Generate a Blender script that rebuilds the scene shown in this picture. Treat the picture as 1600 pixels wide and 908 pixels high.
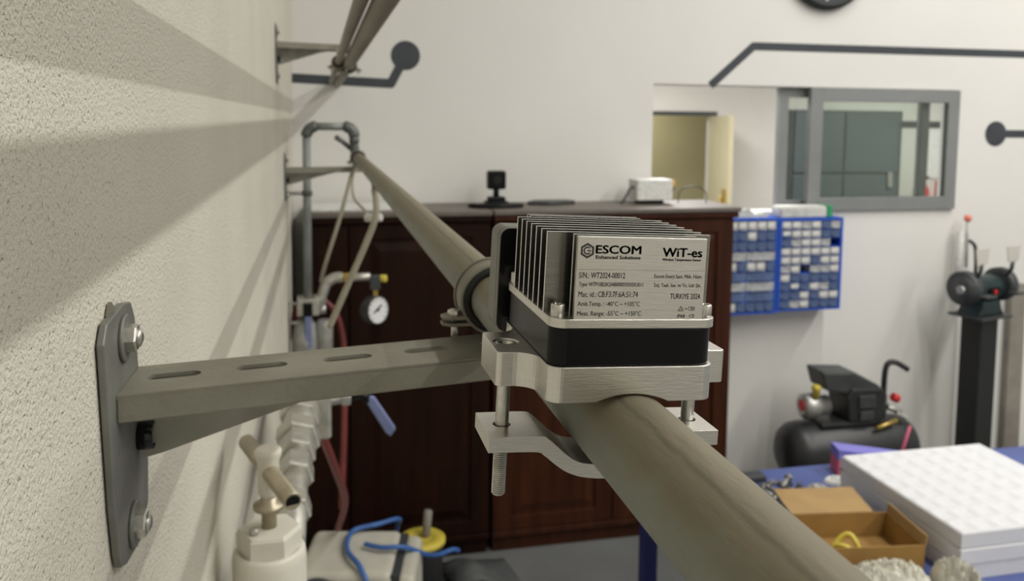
import bpy, bmesh, math, random
from mathutils import Vector, Matrix
random.seed(7)
for o in list(bpy.data.objects): bpy.data.objects.remove(o)
S = bpy.context.scene
COL = S.collection
PI = math.pi

# ------------------------------------------------------------------ camera
cd = bpy.data.cameras.new('camera'); cam = bpy.data.objects.new('camera', cd); COL.objects.link(cam)
cd.sensor_fit = 'HORIZONTAL'; cd.sensor_width = 36.0
cd.lens = 1300/1600*36.0
cd.shift_y = -154/1600
cd.clip_start = 0.01; cd.clip_end = 60
cam.matrix_world = Matrix(((0.97485207, 0.00943646, -0.2226531, 0.157),
                           (-0.22265184, 0.08368123, -0.97129996, 0.0),
                           (0.00946625, 0.99644789, 0.08367786, 2.40),
                           (0, 0, 0, 1)))
cd.dof.use_dof = True; cd.dof.focus_distance = 0.47; cd.dof.aperture_fstop = 12.0
S.camera = cam
# ------------------------------------------------------------------ view, world, lights
S.view_settings.view_transform = 'Standard'; S.view_settings.look = 'None'
S.view_settings.gamma = 1.0; S.view_settings.use_curve_mapping = False
S.view_settings.exposure = 0.13
w = bpy.data.worlds.new('world'); S.world = w; w.use_nodes = True
w.node_tree.nodes['Background'].inputs[0].default_value = (0.9, 0.95, 1.0, 1)
w.node_tree.nodes['Background'].inputs[1].default_value = 0.12

def area(name, loc, sx, sy, power, col=(1, .985, .93), rot=(0, 0, 0)):
    l = bpy.data.lights.new(name, 'AREA'); l.shape = 'RECTANGLE'; l.size = sx; l.size_y = sy
    l.energy = power; l.color = col
    o = bpy.data.objects.new(name, l); COL.objects.link(o); o.location = loc; o.rotation_euler = rot
    return o
# two long rows of ceiling tubes running along the hall
area('ceiling_tube_row', (3.30, -0.4, 5.85), 0.14, 8.4, 215)
area('ceiling_tube_row', (6.10, -0.4, 5.85), 0.14, 8.4, 310)
area('office_ceiling_panel', (2.7, 6.0, 3.12), 0.6, 1.2, 60, (1, .98, .95))
area('office_ceiling_panel', (5.9, 6.0, 3.12), 0.6, 1.2, 60, (1, .98, .95))
area('passage_lamp', (3.4, 9.0, 3.0), 0.4, 0.4, 22, (1, .95, .78))

# ------------------------------------------------------------------ materials
MATS = {}
def M(name, rgb, rough=.55, metal=0., var=.10, vs=12., bump=0., bs=60., stretch=(1, 1, 1), spec=None,
      rgb2=None, trans=0., aniso=0., coat=0., thr=None):
    m = bpy.data.materials.new(name); m.use_nodes = True; MATS[name] = m
    nt = m.node_tree; b = nt.nodes['Principled BSDF']
    tc = nt.nodes.new('ShaderNodeTexCoord'); mp = nt.nodes.new('ShaderNodeMapping')
    mp.inputs['Scale'].default_value = stretch
    nt.links.new(tc.outputs['Object'], mp.inputs[0])
    nz = nt.nodes.new('ShaderNodeTexNoise'); nz.inputs['Scale'].default_value = vs
    nz.inputs['Detail'].default_value = 5
    nt.links.new(mp.outputs[0], nz.inputs[0])
    r = nt.nodes.new('ShaderNodeValToRGB')
    c2 = rgb2 if rgb2 else tuple(max(0, c*(1-var)) for c in rgb)
    c1 = rgb if rgb2 else tuple(min(1, c*(1+var)) for c in rgb)
    lo, hi = thr if thr else (.32, .68)
    r.color_ramp.elements[0].position = lo; r.color_ramp.elements[1].position = hi
    r.color_ramp.elements[0].color = (*c2, 1); r.color_ramp.elements[1].color = (*c1, 1)
    nt.links.new(nz.outputs[0], r.inputs[0]); nt.links.new(r.outputs[0], b.inputs['Base Color'])
    b.inputs['Roughness'].default_value = rough; b.inputs['Metallic'].default_value = metal
    if spec is not None: b.inputs['Specular IOR Level'].default_value = spec
    if trans: b.inputs['Transmission Weight'].default_value = trans; b.inputs['IOR'].default_value = 1.3
    if coat: b.inputs['Coat Weight'].default_value = coat; b.inputs['Coat Roughness'].default_value = .12
    if bump:
        n2 = nt.nodes.new('ShaderNodeTexNoise'); n2.inputs['Scale'].default_value = bs; n2.inputs['Detail'].default_value = 4
        nt.links.new(mp.outputs[0], n2.inputs[0])
        bp = nt.nodes.new('ShaderNodeBump'); bp.inputs['Strength'].default_value = 1.0; bp.inputs['Distance'].default_value = bump
        nt.links.new(n2.outputs[0], bp.inputs['Height']); nt.links.new(bp.outputs[0], b.inputs['Normal'])
    return m

def stucco():
    m = M('rough_stucco', (.64, .605, .52), .9, 0, .04, 3)
    nt = m.node_tree; b = nt.nodes['Principled BSDF']
    tc = nt.nodes.new('ShaderNodeTexCoord')
    v = nt.nodes.new('ShaderNodeTexNoise'); v.inputs['Scale'].default_value = 190; v.inputs['Detail'].default_value = 1.5
    n = nt.nodes.new('ShaderNodeTexNoise'); n.inputs['Scale'].default_value = 270; n.inputs['Detail'].default_value = 3; n.inputs['Roughness'].default_value = .55
    g = nt.nodes.new('ShaderNodeTexNoise'); g.inputs['Scale'].default_value = 60; g.inputs['Detail'].default_value = 2
    for x in (v, n, g): nt.links.new(tc.outputs['Object'], x.inputs['Vector'])
    rp = nt.nodes.new('ShaderNodeMapRange'); rp.interpolation_type = 'SMOOTHSTEP'
    rp.inputs[1].default_value = .58; rp.inputs[2].default_value = .80; rp.inputs[3].default_value = 1.0; rp.inputs[4].default_value = 0.0
    nt.links.new(v.outputs[0], rp.inputs[0])
    a = nt.nodes.new('ShaderNodeMath'); a.operation = 'MULTIPLY_ADD'; a.inputs[1].default_value = 1.9
    nt.links.new(n.outputs[0], a.inputs[0]); nt.links.new(rp.outputs[0], a.inputs[2])
    a2 = nt.nodes.new('ShaderNodeMath'); a2.operation = 'MULTIPLY_ADD'; a2.inputs[1].default_value = .8
    nt.links.new(g.outputs[0], a2.inputs[0]); nt.links.new(a.outputs[0], a2.inputs[2])
    bp = nt.nodes.new('ShaderNodeBump'); bp.inputs['Strength'].default_value = .85; bp.inputs['Distance'].default_value = .0020
    nt.links.new(a2.outputs[0], bp.inputs['Height']); nt.links.new(bp.outputs[0], b.inputs['Normal'])
    return m
STUCCO = stucco()
WALLW = M('white_wall_paint', (.76, .745, .72), .75, 0, .025, 1.2, .0006, 40)
CEIL = M('ceiling_grey', (.66, .65, .62), .8, 0, .04, 1)
FLOOR = M('grey_epoxy_floor', (.16, .165, .165), .42, 0, .14, 1.6, .0006, 30)
REARW = M('rear_wall_paint', (.56, .545, .50), .8, 0, .05, 1)
NAVY = M('charcoal_blue_paint', (.045, .05, .062), .6, 0, .12, 9)
EDGE = M('lit_fin_edge', (.86, .85, .81), .45, .35, .03, 60)  # light caught by the fin edges, put into their colour
ALUF = M('shaded_fin_face', (.30, .29, .27), .24, 1, .06, 60, .0001, 120, (1, 1, 6))  # aluminium darkened to paint the shade in the fin gaps
RIM = M('satin_grey_rim', (.17, .165, .145), .45, .25, .06, 40)
ALU = M('machined_aluminium', (.70, .68, .64), .33, 1, .04, 90, .00012, 160, (1, 1, 8))
ALUD = M('brushed_label_aluminium', (.72, .70, .66), .42, 1, .05, 60, .0001, 90, (1, 1, 30))
BLK = M('black_anodised', (.003, .003, .004), .34, 0, .1, 40, spec=.22)
BLKG = M('black_gloss', (.004, .004, .005), .22, 0, .1, 40)
INK = M('laser_mark_black', (.035, .033, .03), .6, 0, .05, 40)
ZINC = M('zinc_bolt', (.62, .61, .57), .32, 1, .14, 160, .0002, 300)
GALV = M('dusty_galvanised_pipe', (.27, .25, .195), .6, .25, .16, 9, .0006, 120, (1, .25, 1), rgb2=(.185, .17, .13))
BRKT = M('grey_bracket_steel', (.27, .26, .21), .55, .35, .15, 14, .0005, 160, rgb2=(.20, .19, .15))
BRKW = M('grey_web_steel', (.34, .33, .28), .5, .45, .15, 14, .0004, 160)
PLATE = M('wall_plate_steel', (.20, .20, .18), .5, .4, .14, 20, .0005, 130)
RUB = M('black_rubber', (.012, .012, .012), .75, 0, .2, 30)
RIS = M('grey_pipe_paint', (.27, .29, .28), .5, .2, .1, 20)
RISD = M('dark_fitting_iron', (.14, .15, .145), .5, .4, .15, 40)
HOSE = M('beige_hose', (.36, .33, .25), .5, 0, .1, 25)
WOOD = M('shaded_mahogany', (.021, .0066, .0032), .5, 0, .35, 3, .0003, 30, (6, 6, .5), rgb2=(.011, .0038, .002), spec=.12)  # mahogany darkened to paint the shadow over the left cabinet
WOODR = M('red_brown_mahogany', (.060, .018, .007), .42, 0, .3, 3, .0003, 30, (6, 6, .5), rgb2=(.03, .0095, .0045), spec=.18)
WTOP = M('pale_cabinet_top', (.135, .115, .10), .5, 0, .15, 6)  # paler, greyer colour for the top boards
FRAME = M('window_aluminium_grey', (.27, .28, .285), .42, .3, .05, 8)
GLASS = bpy.data.materials.new('window_glass'); GLASS.use_nodes = True
nt = GLASS.node_tree
for n_ in list(nt.nodes): nt.nodes.remove(n_)
o_ = nt.nodes.new('ShaderNodeOutputMaterial'); mx = nt.nodes.new('ShaderNodeMixShader'); tr = nt.nodes.new('ShaderNodeBsdfTransparent'); gl = nt.nodes.new('ShaderNodeBsdfGlossy'); fr = nt.nodes.new('ShaderNodeFresnel')
fr.inputs[0].default_value = 1.45; tr.inputs[0].default_value = (.90, .93, .91, 1); gl.inputs['Roughness'].default_value = .03
nt.links.new(fr.outputs[0], mx.inputs[0]); nt.links.new(tr.outputs[0], mx.inputs[1]); nt.links.new(gl.outputs[0], mx.inputs[2]); nt.links.new(mx.outputs[0], o_.inputs[0])
TEAL = M('slate_door_paint', (.085, .105, .112), .5, 0, .06, 2)
TEALD = M('slate_door_groove', (.05, .062, .064), .5, 0, .06, 2)
CREAM = M('cream_door_paint', (.55, .50, .34), .5, 0, .04, 3)
YELW = M('yellowish_wall', (.58, .54, .36), .8, 0, .04, 2)
OFFW = M('office_wall', (.62, .60, .56), .8, 0, .03, 2)
RED = M('red_paint', (.55, .025, .03), .4, 0, .06, 10)
BLUEB = M('blue_plastic', (.02, .09, .52), .4, 0, .08, 10)
DRAW = M('smoky_drawer_plastic', (.10, .145, .28), .3, 0, .25, 14)
DRAWW = M('pale_drawer_plastic', (.40, .41, .43), .35, 0, .15, 30)
CARD = M('white_card', (.68, .68, .66), .6, 0, .15, 60)
DGREEN = M('dark_green_casting', (.015, .032, .034), .4, .1, .2, 12)
DGREY = M('dark_grey_guard', (.055, .06, .062), .45, .2, .15, 14)
PED = M('black_pedestal_paint', (.012, .013, .014), .5, 0, .15, 10)
CLR = M('clear_shield_plastic', (.60, .57, .52), .2, 0, .05, 10)
TANK = M('black_tank_paint', (.025, .026, .028), .38, .1, .15, 8)
SILV = M('cast_silver', (.5, .5, .48), .42, .8, .15, 30, .0005, 120)
BRASS = M('brass_fitting', (.55, .40, .12), .38, .8, .15, 30)
YEL = M('yellow_plastic', (.62, .50, .07), .45, 0, .1, 20)
REDT = M('coral_tip', (.85, .22, .18), .4, 0, .05, 20)
REDH = M('red_hose', (.20, .04, .038), .5, 0, .15, 20)
BLUH = M('blue_hose', (.04, .12, .36), .45, 0, .12, 20)
TBL = M('blue_table_top', (.075, .105, .30), .42, 0, .12, 5)
TBLL = M('navy_table_leg', (.015, .02, .15), .45, 0, .1, 10)
FOAM = M('white_foam', (.66, .66, .69), .9, 0, .02, 40, .0012, 140)
FOAMS = FOAM
CARDB = M('brown_cardboard', (.34, .215, .085), .75, 0, .10, 8, .0003, 60)
CARDI = M('kraft_card_inside', (.30, .17, .045), .75, 0, .12, 8)
WRAP = M('crumpled_wrap', (.60, .58, .50), .5, 0, .16, 18)
SCRP = M('scrap_metal', (.30, .29, .27), .4, .7, .4, 60)
SMOK = M('smoky_bowl', (.30, .30, .275), .3, .1, .2, 20)
FILT = M('white_filter_enamel', (.66, .63, .54), .38, 0, .06, 14)
TBAR = M('brass_grey_bar', (.42, .37, .27), .38, .6, .12, 40)
NICK = M('nickel_fitting', (.50, .49, .44), .40, .7, .16, 30, .0003, 120)
LEVB = M('blue_lever_sleeve', (.16, .19, .36), .45, 0, .1, 20)
APPW = M('off_white_appliance', (.50, .48, .41), .5, 0, .08, 8)
TARP = M('dark_grey_mat', (.085, .088, .09), .7, 0, .2, 10, .003, 30)
PURP = M('violet_print', (.18, .17, .55), .4, 0, .1, 10)
PINK = M('red_pink_print', (.60, .12, .20), .4, 0, .1, 10)
GREENP = M('green_plastic', (.02, .30, .12), .4, 0, .1, 10)
CLEAR = M('frosted_clear_plastic', (.55, .55, .52), .35, 0, .15, 14)
GREYW = M('grey_brown_plank', (.26, .235, .205), .6, 0, .15, 6)
DIAL = M('white_dial', (.74, .74, .74), .4, 0, .02, 10)
LEDO = M('orange_bulb', (.8, .45, .1), .3, 0, .1, 20)

# ------------------------------------------------------------------ mesh helpers
class MB:
    """collects shapes for ONE mesh"""
    def __init__(s): s.v = []; s.f = []; s.sm = []
    def add(s, vs, fs, smooth=False):
        n = len(s.v); s.v += [tuple(x) for x in vs]
        for f in fs: s.f.append(tuple(i+n for i in f)); s.sm.append(smooth)
        return s
    def box(s, x0, x1, y0, y1, z0, z1):
        vs = [(x, y, z) for x in (x0, x1) for y in (y0, y1) for z in (z0, z1)]
        return s.add(vs, [(0, 1, 3, 2), (4, 6, 7, 5), (0, 4, 5, 1), (2, 3, 7, 6), (0, 2, 6, 4), (1, 5, 7, 3)])
    def obox(s, c, ax, ay, az, hx, hy, hz):
        c, ax, ay, az = Vector(c), Vector(ax).normalized(), Vector(ay).normalized(), Vector(az).normalized()
        vs = [c+ax*hx*i+ay*hy*j+az*hz*k for i in (-1, 1) for j in (-1, 1) for k in (-1, 1)]
        return s.add(vs, [(0, 1, 3, 2), (4, 6, 7, 5), (0, 4, 5, 1), (2, 3, 7, 6), (0, 2, 6, 4), (1, 5, 7, 3)])
    def prism(s, poly, axis, t0, t1, smooth=False):
        """poly of 2-D points in the other two axes (in x,y,z order), extruded along axis"""
        def P(p, t):
            return {'x': (t, p[0], p[1]), 'y': (p[0], t, p[1]), 'z': (p[0], p[1], t)}[axis]
        n = len(poly); vs = [P(p, t0) for p in poly]+[P(p, t1) for p in poly]
        s.add(vs, [tuple(range(n))[::-1], tuple(range(n, 2*n))])
        s.add(vs, [(i, (i+1) % n, n+(i+1) % n, n+i) for i in range(n)], smooth)
        return s
    def lathe(s, prof, org, axis, n=20, smooth=True, a0=0.):
        """prof [(r,t)] turned about axis through org"""
        az = Vector(axis).normalized(); ax = az.orthogonal().normalized(); ay = az.cross(ax); org = Vector(org)
        vs = []; fs = []
        for r, t in prof:
            for k in range(n):
                a = 2*PI*k/n+a0; vs.append(org+az*t+(ax*math.cos(a)+ay*math.sin(a))*r)
        for i in range(len(prof)-1):
            for k in range(n):
                fs.append((i*n+k, i*n+(k+1) % n, (i+1)*n+(k+1) % n, (i+1)*n+k))
        s.add(vs, fs, smooth)
        m = len(prof)
        s.add([vs[k] for k in range(n)], [tuple(range(n))[::-1]]); s.add([vs[(m-1)*n+k] for k in range(n)], [tuple(range(n))])
        return s
    def cyl(s, a, b, r, n=20, r2=None, smooth=True, a0=0.):
        a, b = Vector(a), Vector(b); L = (b-a).length
        return s.lathe([(r, 0), (r if r2 is None else r2, L)], a, b-a, n, smooth, a0)
    def rod(s, a, b, r, bev, n=20, smooth=True, a0=0.):
        a, b = Vector(a), Vector(b); L = (b-a).length
        return s.lathe([(r-bev, 0), (r, bev), (r, L-bev), (r-bev, L)], a, b-a, n, smooth, a0)
    def tube(s, pts, r, n=10, smooth=True):
        pts = [Vector(p) for p in pts]; vs = []; fs = []
        up = Vector((0, 0, 1)); prev = None
        for i, p in enumerate(pts):
            t = (pts[min(i+1, len(pts)-1)]-pts[max(i-1, 0)]).normalized()
            if prev is None: ax = t.orthogonal().normalized()
            else: ax = (prev-t*prev.dot(t)).normalized()
            prev = ax; ay = t.cross(ax)
            rr = r[i] if isinstance(r, (list, tuple)) else r
            for k in range(n):
                a = 2*PI*k/n; vs.append(p+(ax*math.cos(a)+ay*math.sin(a))*rr)
        for i in range(len(pts)-1):
            for k in range(n): fs.append((i*n+k, i*n+(k+1) % n, (i+1)*n+(k+1) % n, (i+1)*n+k))
        s.add(vs, fs, smooth)
        e = len(pts)-1
        s.add(vs[:n], [tuple(range(n))[::-1]]); s.add(vs[e*n:], [tuple(range(n))])
        return s
    def build(s, name, mat, parent=None, bevel=0., seg=2):
        me = bpy.data.meshes.new(name); me.from_pydata(s.v, [], s.f); 
        for p, q in zip(me.polygons, s.sm): p.use_smooth = q
        bm = bmesh.new(); bm.from_mesh(me); bmesh.ops.remove_doubles(bm, verts=bm.verts, dist=1e-6)
        bmesh.ops.recalc_face_normals(bm, faces=bm.faces); bm.to_mesh(me); bm.free()
        me.materials.append(mat)
        o = bpy.data.objects.new(name, me); COL.objects.link(o)
        if parent: o.parent = parent
        if bevel:
            b = o.modifiers.new('bevel', 'BEVEL'); b.width = bevel; b.segments = seg; b.limit_method = 'ANGLE'; b.angle_limit = math.radians(40)
            b.harden_normals = False
        return o
def rrect(x0, x1, y0, y1, r, n=5):
    pts = []
    for cx, cy, a in ((x1-r, y1-r, 0), (x0+r, y1-r, 90), (x0+r, y0+r, 180), (x1-r, y0+r, 270)):
        for k in range(n+1):
            t = math.radians(a+90*k/n); pts.append((cx+r*math.cos(t), cy+r*math.sin(t)))
    return pts
def spline(pts, n=8):
    pts = [Vector(p) for p in pts]; out = []
    for i in range(len(pts)-1):
        p0 = pts[max(i-1, 0)]; p1 = pts[i]; p2 = pts[i+1]; p3 = pts[min(i+2, len(pts)-1)]
        for k in range(n):
            t = k/n
            out.append(.5*((2*p1)+(p2-p0)*t+(2*p0-5*p1+4*p2-p3)*t*t+(3*p1-p0-3*p2+p3)*t**3))
    out.append(pts[-1]); return out
def tag(o, label, cat, group=None, kind=None):
    o['label'] = label; o['category'] = cat
    if group: o['group'] = group
    if kind: o['kind'] = kind
    return o
def thing(name, loc, label, cat, group=None, rot=(0, 0, 0)):
    o = bpy.data.objects.new(name, None); COL.objects.link(o); o.empty_display_size = .02
    o.location = loc; o.rotation_euler = rot; return tag(o, label, cat, group)
def struct(o): o['kind'] = 'structure'; return o
def boolean(o, cutters):
    for c in cutters:
        b = o.modifiers.new('cut', 'BOOLEAN'); b.operation = 'DIFFERENCE'; b.object = c; b.solver = 'EXACT'
    dg = bpy.context.evaluated_depsgraph_get(); dg.update()
    me = bpy.data.meshes.new_from_object(o.evaluated_get(dg)); o.modifiers.clear(); o.data = me
    for c in cutters: bpy.data.objects.remove(c)
    return o
def copy_tree(o, parent=None):
    c = o.copy(); COL.objects.link(c); c.parent = parent
    for ch in list(o.children): copy_tree(ch, c)
    return c

# ------------------------------------------------------------------ the setting
XR, YR, ZC, YB = 10.0, -5.0, 6.0, 4.80
struct(MB().box(-.2, XR+.2, YR-.2, 9.9, -.2, 0).build('floor', FLOOR))
struct(MB().box(-.2, XR+.2, YR-.2, YB+.15, ZC, ZC+.2).build('ceiling', CEIL))
struct(MB().box(-.2, 0, YR-.2, YB+.15, 0, ZC).build('wall_left', STUCCO))
struct(MB().box(XR, XR+.2, YR-.2, YB+.15, 0, ZC).build('wall_right', REARW))
struct(MB().box(0, XR, YR-.2, YR, 0, ZC).build('wall_rear', REARW))
WX0, WX1, WZ0, WZ1 = 2.138, 4.315, 1.845, 2.638
wb = MB()
wb.box(0, WX0, YB, YB+.15, 0, ZC); wb.box(WX1, XR, YB, YB+.15, 0, ZC)
wb.box(WX0, WX1, YB, YB+.15, 0, WZ0); wb.box(WX0, WX1, YB, YB+.15, WZ1, ZC)
wall_back = struct(wb.build('wall_back', WALLW))
# painted circuit-board lines on the back wall
def stripe(pts, wd):
    out = []
    for i in range(len(pts)-1):
        a, b = Vector((pts[i][0], pts[i][1])), Vector((pts[i+1][0], pts[i+1][1])); d = (b-a).normalized(); n = Vector((-d.y, d.x))*wd/2
        out.append([a+n, a-n, b-n, b+n])
    m = MB()
    for q in out: m.prism([(p.x, p.y) for p in q], 'y', YB-.0015, YB+.001)
    for p in pts[1:-1]: m.cyl((p[0], YB-.0016, p[1]), (p[0], YB+.001, p[1]), wd/2, 16)
    return m
stripe([(0.0, 2.632), (.545, 2.612), (.622, 2.76)], .052).cyl((.628, YB-.002, 2.772), (.628, YB+.001, 2.772), .083, 36).build('painted_line', NAVY, wall_back)
stripe([(2.515, 2.638), (2.80, 2.888), (5.6, 2.895)], .050).build('painted_line', NAVY, wall_back)
stripe([(4.63, 2.352), (5.6, 2.352)], .052).cyl((4.63, YB-.002, 2.352), (4.63, YB+.001, 2.352), .085, 36).build('painted_line', NAVY, wall_back)

# adjoining office seen through the window
OY = 7.6
struct(MB().box(-.2, 1.2, YB+.15, OY+.1, 0, 3.2).build('wall_office_left', OFFW))
struct(MB().box(8.4, 8.6, YB+.15, OY+.1, 0, 3.2).build('wall_office_right', OFFW))
struct(MB().box(-.2, 8.6, YB+.15, 9.9, 3.2, 3.4).build('ceiling_office', OFFW))
ow = MB(); DX0, DX1, DZ = 3.02, 3.92, 2.485
ow.box(1.2, DX0, OY, OY+.12, 0, 3.2); ow.box(DX1, 8.4, OY, OY+.12, 0, 3.2); ow.box(DX0, DX1, OY, OY+.12, DZ, 3.2)
struct(ow.build('wall_office_back', OFFW))
struct(MB().box(1.2, 5.6, 9.6, 9.8, 0, 3.2).box(1.2, 1.3, OY+.12, 9.6, 0, 3.2).box(5.5, 5.6, OY+.12, 9.6, 0, 3.2).build('wall_passage', YELW))
tr_ = struct(MB().box(DX0-.06, DX1+.04, OY-.025, OY+.13, DZ-.005, DZ+.035).build('trim_1', DGREY))
# open cream door
d2 = bpy.data.objects.new('door_2', None); COL.objects.link(d2); d2.location = (DX1, OY-.03, 0); d2.rotation_euler = (0, 0, math.radians(-99)); struct(d2)
MB().box(0, .62, -.04, 0, .01, DZ-.01).build('leaf', CREAM, d2, .004)
MB().box(.52, .58, -.065, -.04, 1.60, 1.80).rod((.55, -.09, 1.74), (.55, -.09, 1.60), .012, .003, 10).build('door_handle', BRASS, d2)
# slate double door
d1 = bpy.data.objects.new('door_1', None); COL.objects.link(d1); d1.location = (0, 0, 0); struct(d1)
for x0, x1 in ((4.80, 5.365), (5.385, 6.01)):
    for z0, z1 in ((.02, 1.89), (1.915, 2.53)):
        MB().box(x0, x1, OY-.05, OY-.005, z0, z1).build('panel', TEAL, d1, .008)
MB().box(4.76, 6.05, OY-.035, OY-.001, 0, 2.55).build('door_frame', TEALD, d1)
MB().box(5.88, 5.93, OY-.09, OY-.05, 1.76, 1.92).build('door_handle', SILV, d1, .008)
stripe_ = MB().box(6.02, 7.3, OY-.01, OY+.001, 2.38, 2.45); stripe_.build('painted_line', DGREY, bpy.data.objects['wall_office_back'])
t = thing('fire_hose_box', (6.62, OY, 1.45), 'small red wall box seen through the right end of the window glass', 'box')
MB().box(-.11, .11, -.14, 0, 0, .37).build('body', RED, t, .01); MB().box(-.095, .095, -.15, -.14, .015, .25).build('door', RED, t, .004)
t = tag(MB().box(6.40, 6.86, OY-.02, OY-.0, 1.85, 2.36).build('notice_board', CARD), 'pale notice board above the red wall box behind the glass', 'board')
t = thing('fire_extinguisher', (6.28, OY-.11, 1.45), 'slim red fire extinguisher left of the red wall box', 'extinguisher')
MB().lathe([(.055, 0), (.06, .01), (.06, .28), (.02, .37), (.02, .40)], (0, 0, 0), (0, 0, 1), 18).build('cylinder', RED, t)
MB().box(-.015, .05, -.015, .015, .40, .43).build('handle', BLK, t); MB().box(-.03, .03, .05, .11, .05, .3).build('wall_hook', DGREY, t)
t = thing('framed_picture', (3.25, 9.6, 1.95), 'dark little picture on the yellowish wall beyond the doorway', 'picture')
MB().box(-.18, .18, -.03, 0, -.16, .2).build('frame', DGREEN, t, .006); MB().box(-.15, .15, -.034, -.03, -.13, .17).build('print', DGREY, t)

# window: two sliding aluminium leaves pushed to the right
win = bpy.data.objects.new('window_1', None); COL.objects.link(win); struct(win)
def leaf(x0, x1, y0, y1, wd, z0=WZ0, z1=WZ1, name='sash_frame'):
    m = MB(); m.box(x0, x0+wd, y0, y1, z0, z1); m.box(x1-wd, x1, y0, y1, z0, z1); m.box(x0+wd, x1-wd, y0, y1, z0, z0+wd); m.box(x0+wd, x1-wd, y0, y1, z1-wd, z1)
    o = m.build(name, FRAME, win, .002)
    MB().box(x0+wd, x1-wd, (y0+y1)/2-.003, (y0+y1)/2+.003, z0+wd, z1-wd).build('pane', GLASS, o)
    return o
leaf(3.205, WX1, YB-.025, YB+.02, .085)
leaf(3.03, 4.15, YB+.055, YB+.10, .062, WZ0, WZ1)
MB().box(WX0, WX1, YB+.02, YB+.15, WZ0-.03, WZ0-.001).build('sill', FRAME, win)
MB().box(WX0, WX1, YB+.0, YB+.15, WZ1+.0005, WZ1+.004).build('head_track', DGREY, win)

# ------------------------------------------------------------------ main pipe
PX, PZ, PR = .3163, 2.2327, .02415
def pipe(name, x, z, r, y0, y1, mat, label, rings=40):
    m = MB(); m.tube([(x, y0+(y1-y0)*i/rings, z) for i in range(rings+1)], r, 40)
    return tag(m.build(name, mat), label, 'pipe')
def dusty():
    m = M('dusty_main_pipe', (.225, .235, .195), .58, .2, .16, 30, .0007, 150, (1, .22, 1), rgb2=(.165, .172, .142))
    nt = m.node_tree; b = nt.nodes['Principled BSDF']; lk = b.inputs['Base Color'].links[0].from_socket
    tc = nt.nodes.new('ShaderNodeTexCoord'); sx = nt.nodes.new('ShaderNodeSeparateXYZ'); nt.links.new(tc.outputs['Object'], sx.inputs[0])
    n = nt.nodes.new('ShaderNodeTexNoise'); n.inputs['Scale'].default_value = 45; n.inputs['Detail'].default_value = 6; nt.links.new(tc.outputs['Object'], n.inputs[0])
    def mth(op, a, c, d=0.):
        q = nt.nodes.new('ShaderNodeMath'); q.operation = op
        for i, v in enumerate((a, c, d)):
            if isinstance(v, (int, float)): q.inputs[i].default_value = v
            else: nt.links.new(v, q.inputs[i])
        return q.outputs[0]
    h = mth('MULTIPLY_ADD', n.outputs[0], .022, sx.outputs[2])          # settled dust on the upper side
    mr = nt.nodes.new('ShaderNodeMapRange'); mr.interpolation_type = 'SMOOTHSTEP'; mr.inputs[1].default_value = PZ+.014; mr.inputs[2].default_value = PZ+.030
    nt.links.new(h, mr.inputs[0])
    mx = nt.nodes.new('ShaderNodeMix'); mx.data_type = 'RGBA'; nt.links.new(mr.outputs[0], mx.inputs[0]); nt.links.new(lk, mx.inputs[6]); mx.inputs[7].default_value = (.205, .18, .122, 1)
    w_ = mth('MULTIPLY_ADD', n.outputs[0], .004, sx.outputs[0])         # weld seam along the pipe
    d_ = mth('ABSOLUTE', mth('SUBTRACT', w_, PX-.0055), 0)
    m2 = nt.nodes.new('ShaderNodeMapRange'); m2.interpolation_type = 'SMOOTHSTEP'; m2.inputs[1].default_value = .0004; m2.inputs[2].default_value = .0024; m2.inputs[3].default_value = .5; m2.inputs[4].default_value = 0
    nt.links.new(d_, m2.inputs[0])
    m3 = nt.nodes.new('ShaderNodeMix'); m3.data_type = 'RGBA'; nt.links.new(m2.outputs[0], m3.inputs[0]); nt.links.new(mx.outputs[2], m3.inputs[6]); m3.inputs[7].default_value = (.09, .08, .055, 1)
    nt.links.new(m3.outputs[2], b.inputs['Base Color'])
    return m
pipe('steel_pipe', PX, PZ, PR, -1.2, 3.86, dusty(), 'dusty grey steel pipe running diagonally through the sensor clamp', 12)
def upipe(x, z, r, label):
    m = MB(); m.tube([(x+.006-.0046*y, y, z) for y in (-1.2, 0, 1, 2, 3, 4, YB)], r, 32)
    return tag(m.build('steel_pipe', GALV), label, 'pipe')
upipe(.2655, 2.605, .0212,  'thicker of the two steel pipes hanging high up along the wall')
upipe(.228, 2.612, .0135,  'thinner of the two steel pipes hanging high up along the wall')

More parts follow.
